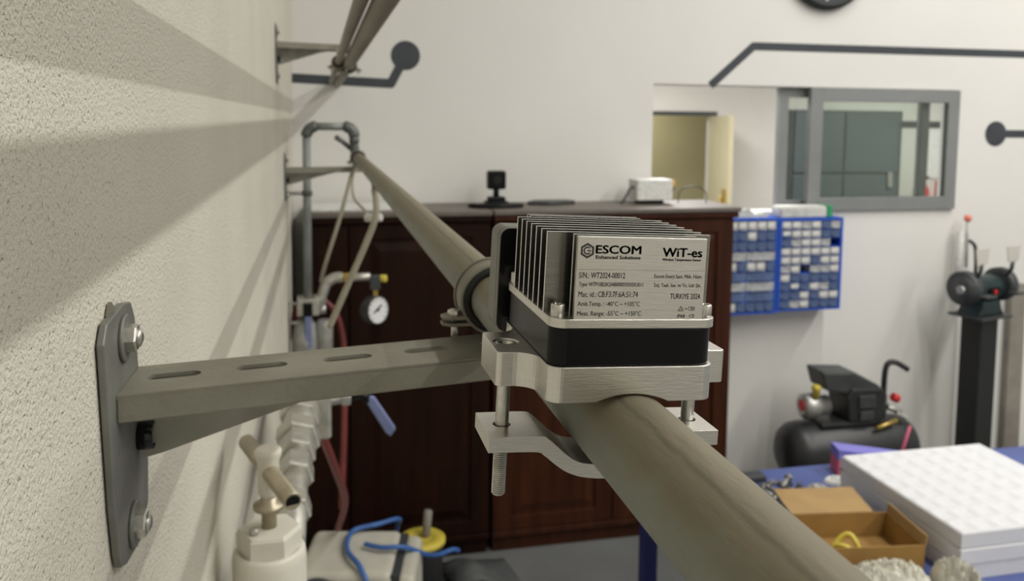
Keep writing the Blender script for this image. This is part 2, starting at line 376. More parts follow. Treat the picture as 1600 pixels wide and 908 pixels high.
# ------------------------------------------------------------------ wall bracket
def make_bracket():
    t = thing('wall_bracket', (0, .69, 2.15), 'near grey slotted steel bracket bolted to the rough wall', 'bracket')
    off = Vector((0, .69, 2.15))
    out = [(.623, 2.2407), (.6336, 2.2537), (.686, 2.2575), (.7095, 2.2535), (.7215, 2.2387), (.7308, 2.1928), (.7582, 2.1017), (.7531, 2.0675), (.7237, 2.0480), (.6700, 2.0550), (.6530, 2.0615), (.6475, 2.0735), (.6385, 2.112)]
    p = MB().prism([(y-off.y, z-off.z) for y, z in out], 'x', .0012, .0068).build('wall_plate', PLATE, t, .0012)
    MB().prism([(.652-off.y, 2.255-off.z), (.66-off.y, 2.264-off.z), (.668-off.y, 2.258-off.z)], 'x', .001, .004).build('bent_tab', BRKT, p)
    yaw = .168; ux = Vector((math.cos(yaw), math.sin(yaw), 0)); uy = Vector((-math.sin(yaw), math.cos(yaw), 0))
    org = Vector((.0070, .651, 2.195))-off; L = .372; W = .0755
    R3 = Matrix((ux, uy, (0, 0, 1))).transposed().to_4x4(); R3.translation = org
    def place(o): o.data.transform(R3); return o
    # arm: top sheet with slots, folded front lip (a little skewed where it meets the wall)
    a = MB().prism([(0, 0), (L, 0), (L, W), (.013, W)], 'z', -.003, 0).build('arm', BRKT, t)
    cut = []
    for s0, s1, yc in ((.0195, .0605, .0405), (.0875, .1290, .0415), (.1580, .2010, .0410), (.2300, .2730, .0415), (.303, .345, .0415)):
        cut.append(MB().prism([(x, y) for x, y in rrect(s0, s1, yc-.0073, yc+.0073, .0072, 6)], 'z', -.02, .02).build('cutter', BRKT, t))
    boolean(a, cut); place(a)
    b = a.modifiers.new('bevel', 'BEVEL'); b.width = .0012; b.segments = 2; b.limit_method = 'ANGLE'
    lip = MB().box(0, L, 0, .003, -.0215, .0).build('front_lip', BRKT, t, .0014); place(lip)
    web = MB().prism([(.0075, -.003), (.0075, -.079), (.030, -.075), (.205, -.030), (.255, -.0215), (L, -.0215), (L, -.003)], 'y', W-.0035, W).build('tapered_web', BRKW, t, .0008); place(web)
    # anchor bolts with washers
    for (y, z) in ((.680, 2.2312), (.694, 2.0755)):
        w_ = MB().rod((.0066, y-off.y, z-off.z), (.0098, y-off.y, z-off.z), .0185, .0008, 28).build('washer', PLATE, t)
        m = MB().lathe([(.0112, .0), (.0112, .0066), (.0100, .0078)], (.0096, y-off.y, z-off.z), (1, 0, 0), 6, False, .3)
        m.lathe([(.0075, .0078), (.0068, .0098), (.0035, .0112)], (.0096, y-off.y, z-off.z), (1, 0, 0), 16)
        m.build('anchor_bolt', ZINC, w_)
    # inner nut under the arm
    m = MB().lathe([(.0115, 0), (.0115, .012), (.0095, .0125), (.0095, .004)], (.0068, .722-off.y, 2.138-off.z), (1, 0, 0), 16)
    m.build('inner_bolt', BLKG, t)
    return t
br = make_bracket()
b2 = copy_tree(br); b2.location = (0, 3.71, 2.15); b2['label'] = 'far slotted bracket carrying the end of the diagonal pipe'
b3 = copy_tree(br); b3.location = (0, 3.13, 2.632); b3.scale = (.74, 1, 1); b3['label'] = 'high bracket on the wall carrying the two upper pipes'

# ------------------------------------------------------------------ pipe hangers
def hanger(name, x, y, z, R, label, arm_z, below=True):
    t = thing(name, (x, y, z), label, 'pipe clamp')
    g = .0008
    m = MB(); n = 48
    def ring(r0, r1, h0, h1):
        m = MB(); vs = []; fs = []
        for k in range(n):
            a = 2*PI*k/n; c, s = math.cos(a), math.sin(a)
            vs += [(r0*c, h0, r0*s), (r1*c, h0, r1*s), (r1*c, h1, r1*s), (r0*c, h1, r0*s)]
        for k in range(n):
            i, j = 4*k, 4*((k+1) % n)
            for q in range(4): fs.append((i+q, i+(q+1) % 4, j+(q+1) % 4, j+q))
        return m.add(vs, fs, True)
    ring(R+g, R+.0068, -.0135, .0200).build('rubber_liner', RUB, t)
    bd_ = ring(R+.0068, R+.0098, -.0112, .0200).build('metal_band', BRKT, t, .0006)
    ring(R+.0098, R+.0118, .0170, .0200).build('band_rim', BRKT, bd_, .0005)
    for s in (-1, 1):
        for dz in (-.0165, -.0225):
            f = MB().prism([(s*(R-.004), -.0120), (s*(R+.019), -.0120), (s*(R+.0265), -.006), (s*(R+.0265), .006), (s*(R+.019), .0120), (s*(R-.004), .0120)], 'z', dz-.0014, dz+.0014).build('ear', GALV, t, .0006)
        MB().lathe([(.0028, -.0355), (.003, -.035), (.003, -.0155)], (s*(R+.014), 0, 0), (0, 0, 1), 12).lathe([(.0065, -.0150), (.0065, -.0105), (.005, -.0100)], (s*(R+.014), 0, 0), (0, 0, 1), 6, False).build('ear_screw', ZINC, t)
    if below: MB().cyl((0, 0, -(R+.0094)), (0, 0, arm_z-z), .0065, 14).build('stud', ZINC, t)
    else: MB().cyl((0, 0, R+.0094), (0, 0, arm_z-z), .0065, 14).build('stud', ZINC, t)
    return t
hanger('pipe_hanger', PX, .768, PZ, PR, 'rubber-lined pipe clamp on the near bracket behind the sensor', 2.1955)
hanger('pipe_hanger', PX, 3.79, PZ, PR, 'pipe clamp on the far bracket near the pipe end', 2.1955)
hanger('pipe_hanger', .2571, 3.16, 2.605, .0212, 'pipe clamp holding the thicker upper pipe', 2.660, False)
hanger('pipe_hanger', .2196, 3.11, 2.612, .0135, 'pipe clamp holding the thinner upper pipe', 2.660, False)

# ------------------------------------------------------------------ the clamped sensor
A0 = -.002
dev = thing('temperature_sensor', (PX, .456, PZ), 'finned aluminium wireless temperature sensor clamped onto the diagonal pipe', 'sensor', rot=(0, .044, 0))
HW, HD = .0465, .054
def plan():
    L = []
    def arc(cx, cy, r, a0, a1, n=8):
        for k in range(n+1):
            a = math.radians(a0+(a1-a0)*k/n); L.append((cx+r*math.cos(a), cy+r*math.sin(a)))
    arc(-HW+.008, -HD+.008, .008, 270, 180)
    arc(-.0585, -.036, .012, 0, 90)
    arc(-.0645, -.021, .003, 270, 180, 4)
    arc(-.0645, .018, .003, 180, 90, 4)
    arc(-.0585, .033, .012, 270, 360)
    arc(-HW+.008, HD-.008, .008, 180, 90)
    return L+[(-x, y) for x, y in reversed(L)]
pl = [(x+A0, y) for x, y in plan()]
base = MB().prism(pl, 'z', .0210, .0400).build('saddle_base', ALU, dev)
cut1 = MB().cyl((A0, -.08, -.0245), (A0, .08, -.0245), .0497, 96).build('cutter', ALU)
cut2 = [MB().cyl((A0+s*.0575, -.001, .0365), (A0+s*.0575, -.001, .06), .0072, 28).build('cutter', ALU) for s in (-1, 1)]
for c in [cut1]+cut2: c.parent = dev
boolean(base, [cut1]+cut2)
bv = base.modifiers.new('bevel', 'BEVEL'); bv.width = .0005; bv.segments = 2; bv.limit_method = 'ANGLE'; bv.angle_limit = math.radians(50)
MB().prism(rrect(A0-.0455, A0+.0455, -.0532, .0532, .010, 8), 'z', .0402, .0600).build('housing', BLK, dev, .0006)
hs = MB().prism(rrect(A0-HW, A0+HW, -HD, HD, .009, 8), 'z', .0602, .0652).build('heat_sink_plate', ALU, dev, .0005)
FT = .1082
def fin(b, hw, th=.0018, top=FT):
    o = MB().box(A0-hw, A0+hw, b-th/2, b+th/2, .0650, top).build('fin', EDGE, dev)
    o.data.materials.append(ALUF)
    for p in o.data.polygons: p.material_index = 1 if abs(p.normal.y) > .9 else 0  # broad faces get the painted shade colour, edges the lit one
    return o
for k in range(7): fin(-.036+.0112*k, .0465)
fin(-.0445, .0345); fin(.0415, .0362); fin(.0480, .0362)
lab = MB().box(A0-.0348, A0+.0367, -.0535, -.0505, .0650, FT).build('label_plate', ALUD, dev, .0003)
for s in (-1, 1):
    for b in (-.0462, .0465):
        m = MB().lathe([(.0036, 0), (.0037, .0003), (.0037, .0060), (.0034, .0065), (.0020, .0065), (.0019, .0035), (.0, .0035)], (A0+s*.0415, b, .0652), (0, 0, 1), 20)
        m.build('socket_screw', ZINC, dev)
        # ear bolts
for s in (-1, 1):
    x = A0+s*.0575; y = -.001
    prof = [(.0039, .0300), (.0039, -.0150)]
    z = -.0150
    while z > -.0485:
        prof += [(.0040, z-.0001), (.0030, z-.0006), (.0040, z-.0011)]; z -= .00125
    prof += [(.0034, z-.0008), (.0026, z-.0013)]
    bo = MB().lathe(prof[::-1], (x, y, 0), (0, 0, 1), 24, False).build('clamp_bolt', ZINC, dev)
    MB().lathe([(.0064, .0362), (.0066, .0366), (.0066, .0388), (.0060, .0394), (.0034, .0394), (.0032, .0372), (0, .0372)], (x, y, 0), (0, 0, 1), 24).build('bolt_head', ZINC, bo)
# lower clamp strap
top = [(-.0685, -.0085), (-.0400, -.0085), (-.0345, -.0103), (-.0290, -.0148), (-.0235, -.0196), (-.0165, -.0240), (-.008, -.0257), (0, -.0262)]
bot = [(-.0685, -.0172), (-.0420, -.0176), (-.0365, -.0198), (-.0300, -.0250), (-.0225, -.0300), (-.0130, -.0332), (0, -.0345)]
topR = [(-x, z) for x, z in reversed(top[:-1])]; botR = [(-x, z) for x, z in reversed(bot[:-1])]
def dens(p):
    q = [tuple(v) for v in spline([(x, z, 0) for x, z in p], 5)]; return [(v[0], v[1]) for v in q]
poly = dens(top+topR)+dens(bot+botR)[::-1]
low = MB().prism([(x+A0-.0005, z) for x, z in poly], 'y', -.0215, .0195).build('lower_clamp', ALU, dev)
cut = [MB().cyl((A0+s*.0575, -.001, -.04), (A0+s*.0575, -.001, .01), .0052, 28).build('cutter', ALU) for s in (-1, 1)]
for c in cut: c.parent = dev
boolean(low, cut)
bv = low.modifiers.new('bevel', 'BEVEL'); bv.width = .0012; bv.segments = 2; bv.limit_method = 'ANGLE'; bv.angle_limit = math.radians(50)
# rear electronics box standing behind the heat sink
rb = MB().prism(rrect(A0-.0515, A0+.0515, .0310, .0985, .0065, 8), 'y', .0620, .0830).build('rear_box', RIM, dev, .001)
MB().prism(rrect(A0-.0515, A0+.0515, .0310, .0985, .0065, 8), 'y', .0560, .0612).build('bezel', RIM, rb, .0008)
MB().prism(rrect(A0-.0510, A0+.0510, .0315, .0980, .0062, 8), 'y', .0555, .0625).build('black_face', BLKG, rb)
# lettering
def text(body, box, bold=.03, off=0.):
    a0, a1, c0, c1 = [v/1000 for v in box]
    cu = bpy.data.curves.new('lettering', 'FONT'); cu.body = body; cu.size = 1; cu.offset = off; cu.fill_mode = 'FRONT'; cu.resolution_u = 3
    tmp = bpy.data.objects.new('lettering', cu); COL.objects.link(tmp)
    dg = bpy.context.evaluated_depsgraph_get(); dg.update()
    me = bpy.data.meshes.new_from_object(tmp.evaluated_get(dg)); bpy.data.objects.remove(tmp)
    xs = [v.co.x for v in me.vertices]; ys = [v.co.y for v in me.vertices]
    if not xs: return
    x0, x1, y0, y1 = min(xs), max(xs), min(ys), max(ys)
    for v in me.vertices:
        v.co = Vector((a0+(v.co.x-x0)/(x1-x0)*(a1-a0), -.05358, c0+(v.co.y-y0)/(y1-y0)*(c1-c0)))
    if bold:
        bm = bmesh.new(); bm.from_mesh(me); g0 = bm.verts[:]+bm.edges[:]+bm.faces[:]
        for sx, sz in ((-bold, 0), (bold, 0), (0, bold*.6), (0, -bold*.6)):
            r_ = bmesh.ops.duplicate(bm, geom=g0); bmesh.ops.translate(bm, verts=[v for v in r_['geom'] if isinstance(v, bmesh.types.BMVert)], vec=(sx/1000, 0, sz/1000))
        bm.to_mesh(me); bm.free()
    me.materials.clear(); me.materials.append(INK)
    o = bpy.data.objects.new('lettering', me); COL.objects.link(o); o.parent = lab
text('ESCOM', (-27.0, -2.4, 99.5, 103.7), .27)
text('Enhanced Solutions', (-26.8, -2.5, 96.7, 98.5), .12)
text('WiT-es', (9.9, 32.0, 98.4, 103.0), .27)
text('Wireless Temperature Sensor', (9.8, 31.8, 95.8, 97.6), .08)
text('S/N.: WT2024-00012', (-35.3, -10.3, 86.6, 89.6))
text('Type: WTP10B20G04B0000X0X0X3011', (-35.1, 0, 81.7, 84.5))
text('Mac. id.: CB:F3:7F:6A:51:74', (-35.0, -2.6, 76.8, 79.7))
text('Amb.Temp. : -40\u00b0C ~ +105\u00b0C', (-35.2, -1.2, 71.4, 74.5))
text('Meas. Range: -55\u00b0C ~ +150\u00b0C', (-35.2, -.2, 66.3, 69.5))
text('Escom Enerji Sant. M\u00fch. Hizm.', (5.9, 33.0, 86.4, 89.0))
text('\u0130n\u015f. Taah. San. ve Tic. Ltd. \u015eti.', (6.0, 32.5, 81.9, 84.8))
text('TURKIYE 2024', (15.6, 32.5, 76.0, 78.9))
text('IP68', (20.4, 24.6, 66.0, 67.8)); text('CE', (27.0, 30.0, 66.0, 67.8))
def marks(polys, name):
    m = MB()
    for p in polys: m.prism([(x/1000, z/1000) for x, z in p], 'y', -.05358, -.0534)
    return m.build(name, INK, lab)
def ringpoly(cx, cz, r0, r1, n, a0, a1, seg):
    out = []
    for k in range(seg):
        t0 = math.radians(a0+(a1-a0)*k/seg); t1 = math.radians(a0+(a1-a0)*(k+1)/seg)
        out.append([(cx+r0*math.cos(t0), cz+r0*math.sin(t0)), (cx+r1*math.cos(t0), cz+r1*math.sin(t0)), (cx+r1*math.cos(t1), cz+r1*math.sin(t1)), (cx+r0*math.cos(t1), cz+r0*math.sin(t1))])
    return out
lg = ringpoly(-31.6, 100.8, 2.85, 4.05, 6, 30, 390, 6)
lg += ringpoly(-31.6, 100.8, 1.35, 2.15, 6, 45, 330, 14)+[[(-31.8, 100.45), (-29.6, 100.45), (-29.6, 101.15), (-31.8, 101.15)]]
marks(lg, 'hexagon_logo')
tri = []
for (p, q) in (((20.6, 69.7), (23.6, 69.7)), ((23.6, 69.7), (22.1, 72.1)), ((22.1, 72.1), (20.6, 69.7))):
    a, b = Vector(p), Vector(q); n_ = Vector((-(b-a).y, (b-a).x)).normalized()*.16; tri.append([tuple(a+n_), tuple(a-n_), tuple(b-n_), tuple(b+n_)])
tri += [[(22.0, 70.3), (22.25, 70.3), (22.25, 71.3), (22.0, 71.3)], [(24.1, 70.65), (25.3, 70.65), (25.3, 70.95), (24.1, 70.95)], [(25.2, 70.3), (26.0, 70.8), (25.2, 71.3)]]
for x0, x1 in ((26.5, 28.15), (28.35, 30.0)):
    tri += [[(x0, 69.8), (x1, 69.8), (x1, 70.05), (x0, 70.05)], [(x0, 71.65), (x1, 71.65), (x1, 71.9), (x0, 71.9)], [(x0, 69.8), (x0+.25, 69.8), (x0+.25, 71.9), (x0, 71.9)], [(x1-.25, 69.8), (x1, 69.8), (x1, 71.9), (x1-.25, 71.9)]]
tri += [[(28.9, 70.5), (29.5, 70.5), (29.5, 71.2), (28.9, 71.2)]]
marks(tri, 'warning_symbols')
marks([[(-37.0, 91.0), (34.2, 91.0), (34.2, 91.10), (-37.0, 91.10)]], 'engraved_rule')

# ------------------------------------------------------------------ riser pipe with elbows at the far end
t = thing('riser_pipe', (.09, 3.93, 0), 'grey riser pipe looping over two elbows into the pipe end', 'pipe')
zt = 2.372
def elbow(c, a0, a1, r=.026, R=.045):
    pts = [(c[0]+R*math.cos(math.radians(a0+(a1-a0)*k/8)), 0, c[1]+R*math.sin(math.radians(a0+(a1-a0)*k/8))) for k in range(9)]
    return MB().tube(pts, r, 16)
MB().cyl((0, 0, 1.58), (0, 0, zt-.045), .0185, 20).build('upright', RIS, t)
elbow((.045, zt-.045), 180, 90).build('elbow', RISD, t); elbow((.170, zt-.045), 90, 0).build('elbow', RISD, t)
MB().cyl((.04, 0, zt), (.175, 0, zt), .018, 16).build('crossover', RIS, t)
m = MB().cyl((.215, 0, zt-.045), (.215, 0, 2.25), .018, 16); m.rod((.215, 0, zt-.045), (.215, 0, zt-.078), .0235, .003, 16); m.rod((.215, 0, zt-.085), (.215, 0, zt-.115), .0225, .003, 8, False)
m.build('coupling', RISD, t)
MB().rod((.2263, -.075, PZ), (.2263, .06, PZ), .0295, .004, 24).build('end_fitting', RISD, t)
MB().tube([(.20, .01, 2.27), (.16, -.02, 2.305), (.13, -.03, 2.325)], .012, 10).build('drain_stub', RISD, t)
m = MB().rod((-.088, 0, 2.065), (-.02, 0, 2.065), .009, .001, 10); m.build('wall_clip', SILV, t)
MB().lathe([(.022, -.012), (.0245, -.010), (.0245, .010), (.022, .012)], (0, 0, 2.065), (0, 0, 1), 20).build('clip_ring', RISD, t)

# hoses hanging from the pipe
tag(MB().tube(spline([(.302, 3.78, 2.222), (.285, 3.74, 2.16), (.235, 3.72, 1.98), (.18, 3.75, 1.80), (.155, 3.82, 1.70), (.150, 3.88, 1.66)]), .0088, 10).build('air_hose', HOSE), 'thin beige hose hanging from the pipe end to the filter', 'hose')
tag(MB().tube(spline([(.306, 2.46, 2.20), (.312, 2.46, 2.165), (.308, 2.46, 2.11), (.275, 2.48, 2.02), (.225, 2.50, 1.90), (.175, 2.52, 1.78)]), .0100, 10).build('air_hose', HOSE), 'thicker beige hose curving down from under the pipe', 'hose')
t = thing('hose_coupling', (.285, 3.1, 2.10), 'small white hose coupling dangling under the far part of the pipe', 'coupling')
MB().tube(spline([(.02, .55, .097), (.0, .5, .06), (.002, .42, -.02), (.03, .2, -.045), (.045, .0, -.055)]), .006, 8).build('tail', HOSE, t)
MB().rod((.03, .02, -.06), (.085, -.02, -.055), .016, .003, 8, False).build('body', CLEAR, t)
MB().tube(spline([(.06, 0, -.05), (.065, -.1, -.01), (.045, -.25, .06), (.035, -.35, .094)]), .006, 8).build('collar', RISD, t)

# ------------------------------------------------------------------ filter regulator and gauge in the corner
t = thing('filter_regulator', (.085, 3.93, 1.30), 'grey filter regulator with clear bowl under the riser', 'regulator')
MB().box(-.045, .055, -.05, .05, .20, .28).build('head', NICK, t, .006)
MB().box(-.018, .024, -.062, -.048, .205, .262).build('name_badge', BLK, t)
MB().lathe([(.03, 0), (.06, .02), (.062, .10), (.05, .17), (.03, .20)], (-.01, 0, -.02), (0, 0, 1), 20).build('bowl', SMOK, t)
MB().lathe([(.02, 0), (.042, .01), (.042, .16), (.028, .19)], (.075, 0, -.02), (0, 0, 1), 20).build('bowl', SMOK, t)
MB().box(-.01, .02, -.06, -.03, .05, .2).build('bridge', LEVB, t, .004)
MB().rod((.055, 0, .22), (.085, 0, .22), .022, .004, 14).build('drain_knob', SILV, t)
MB().rod((-.084, -.02, .255), (-.03, -.02, .255), .006, .001, 8).build('wall_pin', SILV, t); MB().rod((-.084, -.02, .165), (.0, -.02, .165), .008, .001, 8).build('wall_pin', SILV, t)
tag(MB().tube(spline([(.02, 4.02, 1.36), (.03, 4.03, 1.50), (.10, 4.04, 1.56), (.20, 4.04, 1.50), (.245, 4.03, 1.38), (.255, 4.0, 1.2), (.25, 3.98, .9), (.235, 3.98, .52)]), .0145, 10).build('red_hose', REDH), 'red hose looping behind the filter and dropping down the cabinet', 'hose')
tag(MB().tube(spline([(.105, 2.38, 1.60), (.140, 2.66, 1.42), (.20, 3.0, 1.12), (.24, 3.45, .80), (.215, 3.79, .515)]), .014, 10).build('red_hose', REDH), 'red hose slanting down from the ball valve to the floor box', 'hose')
t = thing('pressure_gauge', (.41, 3.93, 1.505), 'round white pressure gauge hanging from a brass tube in front of the cabinet', 'gauge')
gn = Vector((.62, -.76, .06)).normalized()
m = MB().lathe([(.062, -.055), (.068, -.05), (.068, 0), (.0665, .006), (.062, .006), (.062, .001)], (0, 0, 0), gn, 32); m.build('case', DGREY, t)
dl = MB().cyl(tuple(gn*.0012), tuple(gn*.0030), .0625, 32).build('dial', DIAL, t)
gx = gn.cross(Vector((0, 0, 1))).normalized(); gz = gx.cross(gn)
MB().obox(gn*.0045+gx*.004+gz*.006, gx*.6+gz, gn, gx-gz*.6, .004, .001, .03).cyl(tuple(gn*.003), tuple(gn*.007), .006, 12).build('needle', BLK, dl)
m = MB()
for k in range(11):
    a = math.radians(225-27*k); p = gn*.0032+(gx*math.cos(a)+gz*math.sin(a))*.052
    m.obox(p, gx*math.cos(a)+gz*math.sin(a), gn, gz*math.cos(a)-gx*math.sin(a), .006, .0004, .0015)
m.build('scale_marks', BLK, dl)
m = MB().rod((-.01, .012, .06), (-.01, .012, .10), .012, .002, 6, False); m.build('stem', BRASS, t)
MB().box(-.036, .012, -.012, .035, .098, .165).build('manifold_block', DGREY, t, .004)
MB().rod((.012, .01, .150), (.042, .0, .150), .018, .003, 16).build('yellow_cap', YEL, t)
MB().rod((-.13, .01, .160), (-.034, .01, .160), .019, .004, 14).build('nipple', NICK, t); MB().rod((-.168, .01, .160), (-.125, .01, .160), .023, .004, 6, False).build('brass_nut', BRASS, t)
MB().tube(spline([(-.165, .01, .16), (-.20, .01, .158), (-.235, .005, .135), (-.255, 0, .085), (-.275, -.005, .03)], 5), [.026]*10+[.024]*11, 14).build('elbow', NICK, t)
MB().rod((-.262, -.002, .075), (-.280, -.006, .03), .031, .004, 6, False).build('union_nut', NICK, t)

# ------------------------------------------------------------------ ball valve train and white filter on the left wall
t = thing('ball_valve', (.100, 1.95, 1.695), 'nickel ball valve with blue lever below the bracket arm', 'valve')
Y = lambda a, b, r, n, nm, mat=NICK, sm=False: MB().rod((0, a, 0), (0, b, 0), r, .004, n, sm).build(nm, mat, t)
Y(.12, .30, .040, 18, 'body', NICK, True); Y(.02, .12, .047, 6, 'hex_end'); Y(.30, .40, .045, 6, 'hex_end')
Y(-.06, .02, .038, 18, 'nipple', NICK, True); Y(-.12, -.055, .049, 6, 'union_nut'); Y(-.20, -.12, .040, 6, 'union_nut'); Y(-.56, -.20, .025, 18, 'pipe_nipple', NICK, True); Y(-.31, -.24, .037, 6, 'union_nut'); Y(-.46, -.41, .034, 6, 'union_nut')
MB().box(.02, .075, .13, .29, -.095, .03).build('bonnet', NICK, t, .008)
MB().rod((.07, .2, -.015), (.105, .2, -.012), .016, .003, 8, False).rod((.10, .2, -.012), (.125, .2, -.012), .022, .003, 6, False).build('stem_nut', SILV, t)
MB().tube([(.115, .2, -.012), (.15, .2, -.004), (.175, .19, -.022)], .013, 8).build('lever', BLK, t)
lv = [(.172, -.006), (.186, -.012), (.240, -.098), (.226, -.118), (.214, -.108), (.166, -.026)]
MB().prism(lv, 'y', .178, .198).build('lever_sleeve', LEVB, t, .004)
MB().rod((.03, .32, .02), (.055, .32, .045), .013, .003, 10).build('yellow_plug', YEL, t)
t = thing('filter_bowl', (.076, 1.24, 1.25), 'white enamelled filter cylinder with hexagon cap at the lower left', 'filter')
MB().lathe([(.050, 0), (.0535, .004), (.0535, .500), (.052, .512), (.048, .518), (.043, .516), (.040, .512)], (0, 0, 0), (0, 0, 1), 40).build('cylinder', FILT, t)
MB().lathe([(.0475, .512), (.0475, .542), (.044, .5475)], (0, 0, 0), (0, 0, 1), 6, False, .25).build('hexagon_cap', FILT, t, .001)
MB().lathe([(.011, .5475), (.011, .570), (.0125, .571), (.0125, .576), (.023, .577), (.023, .583), (.012, .584), (.012, .598)], (0, 0, 0), (0, 0, 1), 18).build('spindle', TBAR, t)
MB().lathe([(.012, .594), (.0150, .60), (.0160, .615), (.0155, .648), (.0195, .658), (.0195, .664), (.016, .668)], (0, 0, 0), (0, 0, 1), 18).build('collar', FILT, t)
h = Vector((.037, -.097, 0)); hm = MB().rod((-h.x*1.08, -h.y*1.08, .640), (h.x*1.03, h.y*1.03, .628), .0125, .001, 20).build('cross_bar', TBAR, t)
MB().cyl((h.x*1.03, h.y*1.03, .628), (h.x*1.038, h.y*1.038, .6278), .0100, 16).build('bar_end', BLK, hm)
MB().lathe([(.007, .5475), (.007, .556), (.004, .557)], (-.02, -.02, 0), (0, 0, 1), 10).build('vent_screw', NICK, t)
MB().rod((.0, .05, .445), (.0, .12, .445), .036, .004, 6, False).build('inlet_nut', NICK, t)

# ------------------------------------------------------------------ cabinets along the back wall
CT, CF = 1.927, 4.36
def cabinet(x0, x1, doors, label, mat, frame):
    t = thing('wooden_cabinet', ((x0+x1)/2, CF, 0), label, 'cabinet'); cx = (x0+x1)/2
    MB().box(x0-cx, x1-cx, .022, .435, .10, CT-.045).build('carcass', mat, t)
    MB().box(x0-cx+.01, x1-cx-.01, .03, .43, 0, .10).build('plinth', mat, t)
    MB().box(x0-cx, x1-cx, .0, .03, .085, .125).build('plinth_moulding', frame, t, .008)
    tp = MB().box(x0-cx-.006, x1-cx+(.03 if x1 > 2 else 0), -.03, .437, CT-.028, CT).build('top_board', WTOP, t, .006)
    MB().box(x0-cx-.003, x1-cx+(.02 if x1 > 2 else 0), -.018, .03, CT-.062, CT-.028).build('cornice', mat, t, .008)
    for a, b in doors:
        a += .004-cx; b -= .004+cx
        d = MB(); s = .095
        z0, z1 = .13, CT-.068
        d.box(a, a+s, 0, .022, z0, z1); d.box(b-s, b, 0, .022, z0, z1); d.box(a+s, b-s, 0, .022, z0, z0+s*.8); d.box(a+s, b-s, 0, .022, z1-s*.8, z1)
        dd = d.build('door', mat, t, .003)
        MB().prism([(p, q) for p, q in [(a+s, z0+s*.8), (b-s, z0+s*.8), (b-s, z1-s*.8), (a+s, z1-s*.8)]], 'y', .012, .018).build('inset_panel', mat, dd)
        g = .045
        # raised field with sloping edges
        x_0, x_1, z_0, z_1 = a+s+.02, b-s-.02, z0+s*.8+.02, z1-s*.8-.02
        vs = [(x_0, .012, z_0), (x_1, .012, z_0), (x_1, .012, z_1), (x_0, .012, z_1), (x_0+g, -.002, z_0+g), (x_1-g, -.002, z_0+g), (x_1-g, -.002, z_1-g), (x_0+g, -.002, z_1-g)]
        MB().add(vs, [(0, 1, 5, 4), (1, 2, 6, 5), (2, 3, 7, 6), (3, 0, 4, 7), (4, 5, 6, 7), (3, 2, 1, 0)]).build('raised_field', frame, dd)
    return t
cabinet(.07, 1.045, [(.07, .29), (.29, 1.045)], 'brown cabinet darkened for shade in the corner behind the hanging gauge', WOOD, WOOD)
cabinet(1.06, 2.475, [(1.06, 1.765), (1.765, 2.475)], 'red-brown panelled cabinet behind the sensor, right of the corner cabinet', WOODR, WOODR)

# things on the cabinet tops
t = thing('webcam', (1.115, 4.58, CT), 'black webcam standing on the cabinet top', 'webcam')
MB().prism(rrect(-.065, .065, -.05, .05, .02), 'z', 0, .03).build('foot', BLK, t, .006)
MB().box(-.05, .05, -.035, .03, .028, .055).build('clamp', BLK, t, .01); MB().rod((0, 0, .05), (0, 0, .10), .017, .003, 12).build('neck', BLK, t)
hd = MB().prism(rrect(-.052, .052, .095, .200, .014), 'y', -.03, .03).build('head', BLK, t, .008); MB().cyl((0, -.032, .15), (0, -.038, .15), .025, 20).build('lens', BLKG, hd)
tag(MB().tube(spline([(1.06, 4.50, CT+.012), (1.0, 4.48, CT+.012), (.95, 4.50, CT+.012), (1.06, 4.515, CT+.012), (1.2, 4.51, CT+.012), (1.24, 4.48, CT+.012), (1.12, 4.44, CT+.012), (.98, 4.45, CT+.013)]), .011, 8).build('cable_coil', BLK), 'black cable coiled flat in front of the webcam', 'cable')
tag(MB().prism([(1.30, 4.60), (1.42, 4.56), (1.60, 4.63), (1.56, 4.71), (1.36, 4.70)], 'z', CT+.0005, CT+.022).build('flat_pouch', DGREY, None, .006), 'flat dark grey pouch lying right of the webcam', 'pouch')
t = thing('white_device', (2.06, 4.62, CT), 'small white electronic box with cables on the cabinet top', 'device')
MB().prism(rrect(-.115, .115, -.07, .07, .015), 'z', .022, .145).build('case', CARD, t, .006); MB().box(-.075, .06, -.06, .06, 0, .024).build('foot', BLK, t, .004)
MB().tube(spline([(-.11, -.02, .10), (-.14, -.03, .09), (-.165, -.04, .05), (-.20, -.05, .006)]), .008, 8).build('cable', DGREY, t)
MB().lathe([(.006, 0), (.010, .01), (.006, .035), (.001, .045)], (.135, -.03, .10), (0, 0, 1), 12).build('indicator_bulb', LEDO, t); MB().tube([(.10, -.03, .06), (.13, -.03, .08), (.135, -.03, .10)], .006, 8).build('bulb_stalk', DGREY, t)
tag(MB().tube(spline([(2.22, 4.58, CT+.004), (2.23, 4.58, CT+.07), (2.28, 4.57, CT+.10), (2.34, 4.56, CT+.10), (2.39, 4.56, CT+.06), (2.385, 4.55, CT+.004)]), .0035, 6).build('wire_loop', DGREY), 'thin wire loop standing at the right end of the cabinet', 'wire')
tag(MB().box(.09, .70, 4.39, 4.74, CT+.0005, CT+.012).build('flat_board', CARD, None, .002), 'pale board lying on the cabinet top near the corner', 'board')

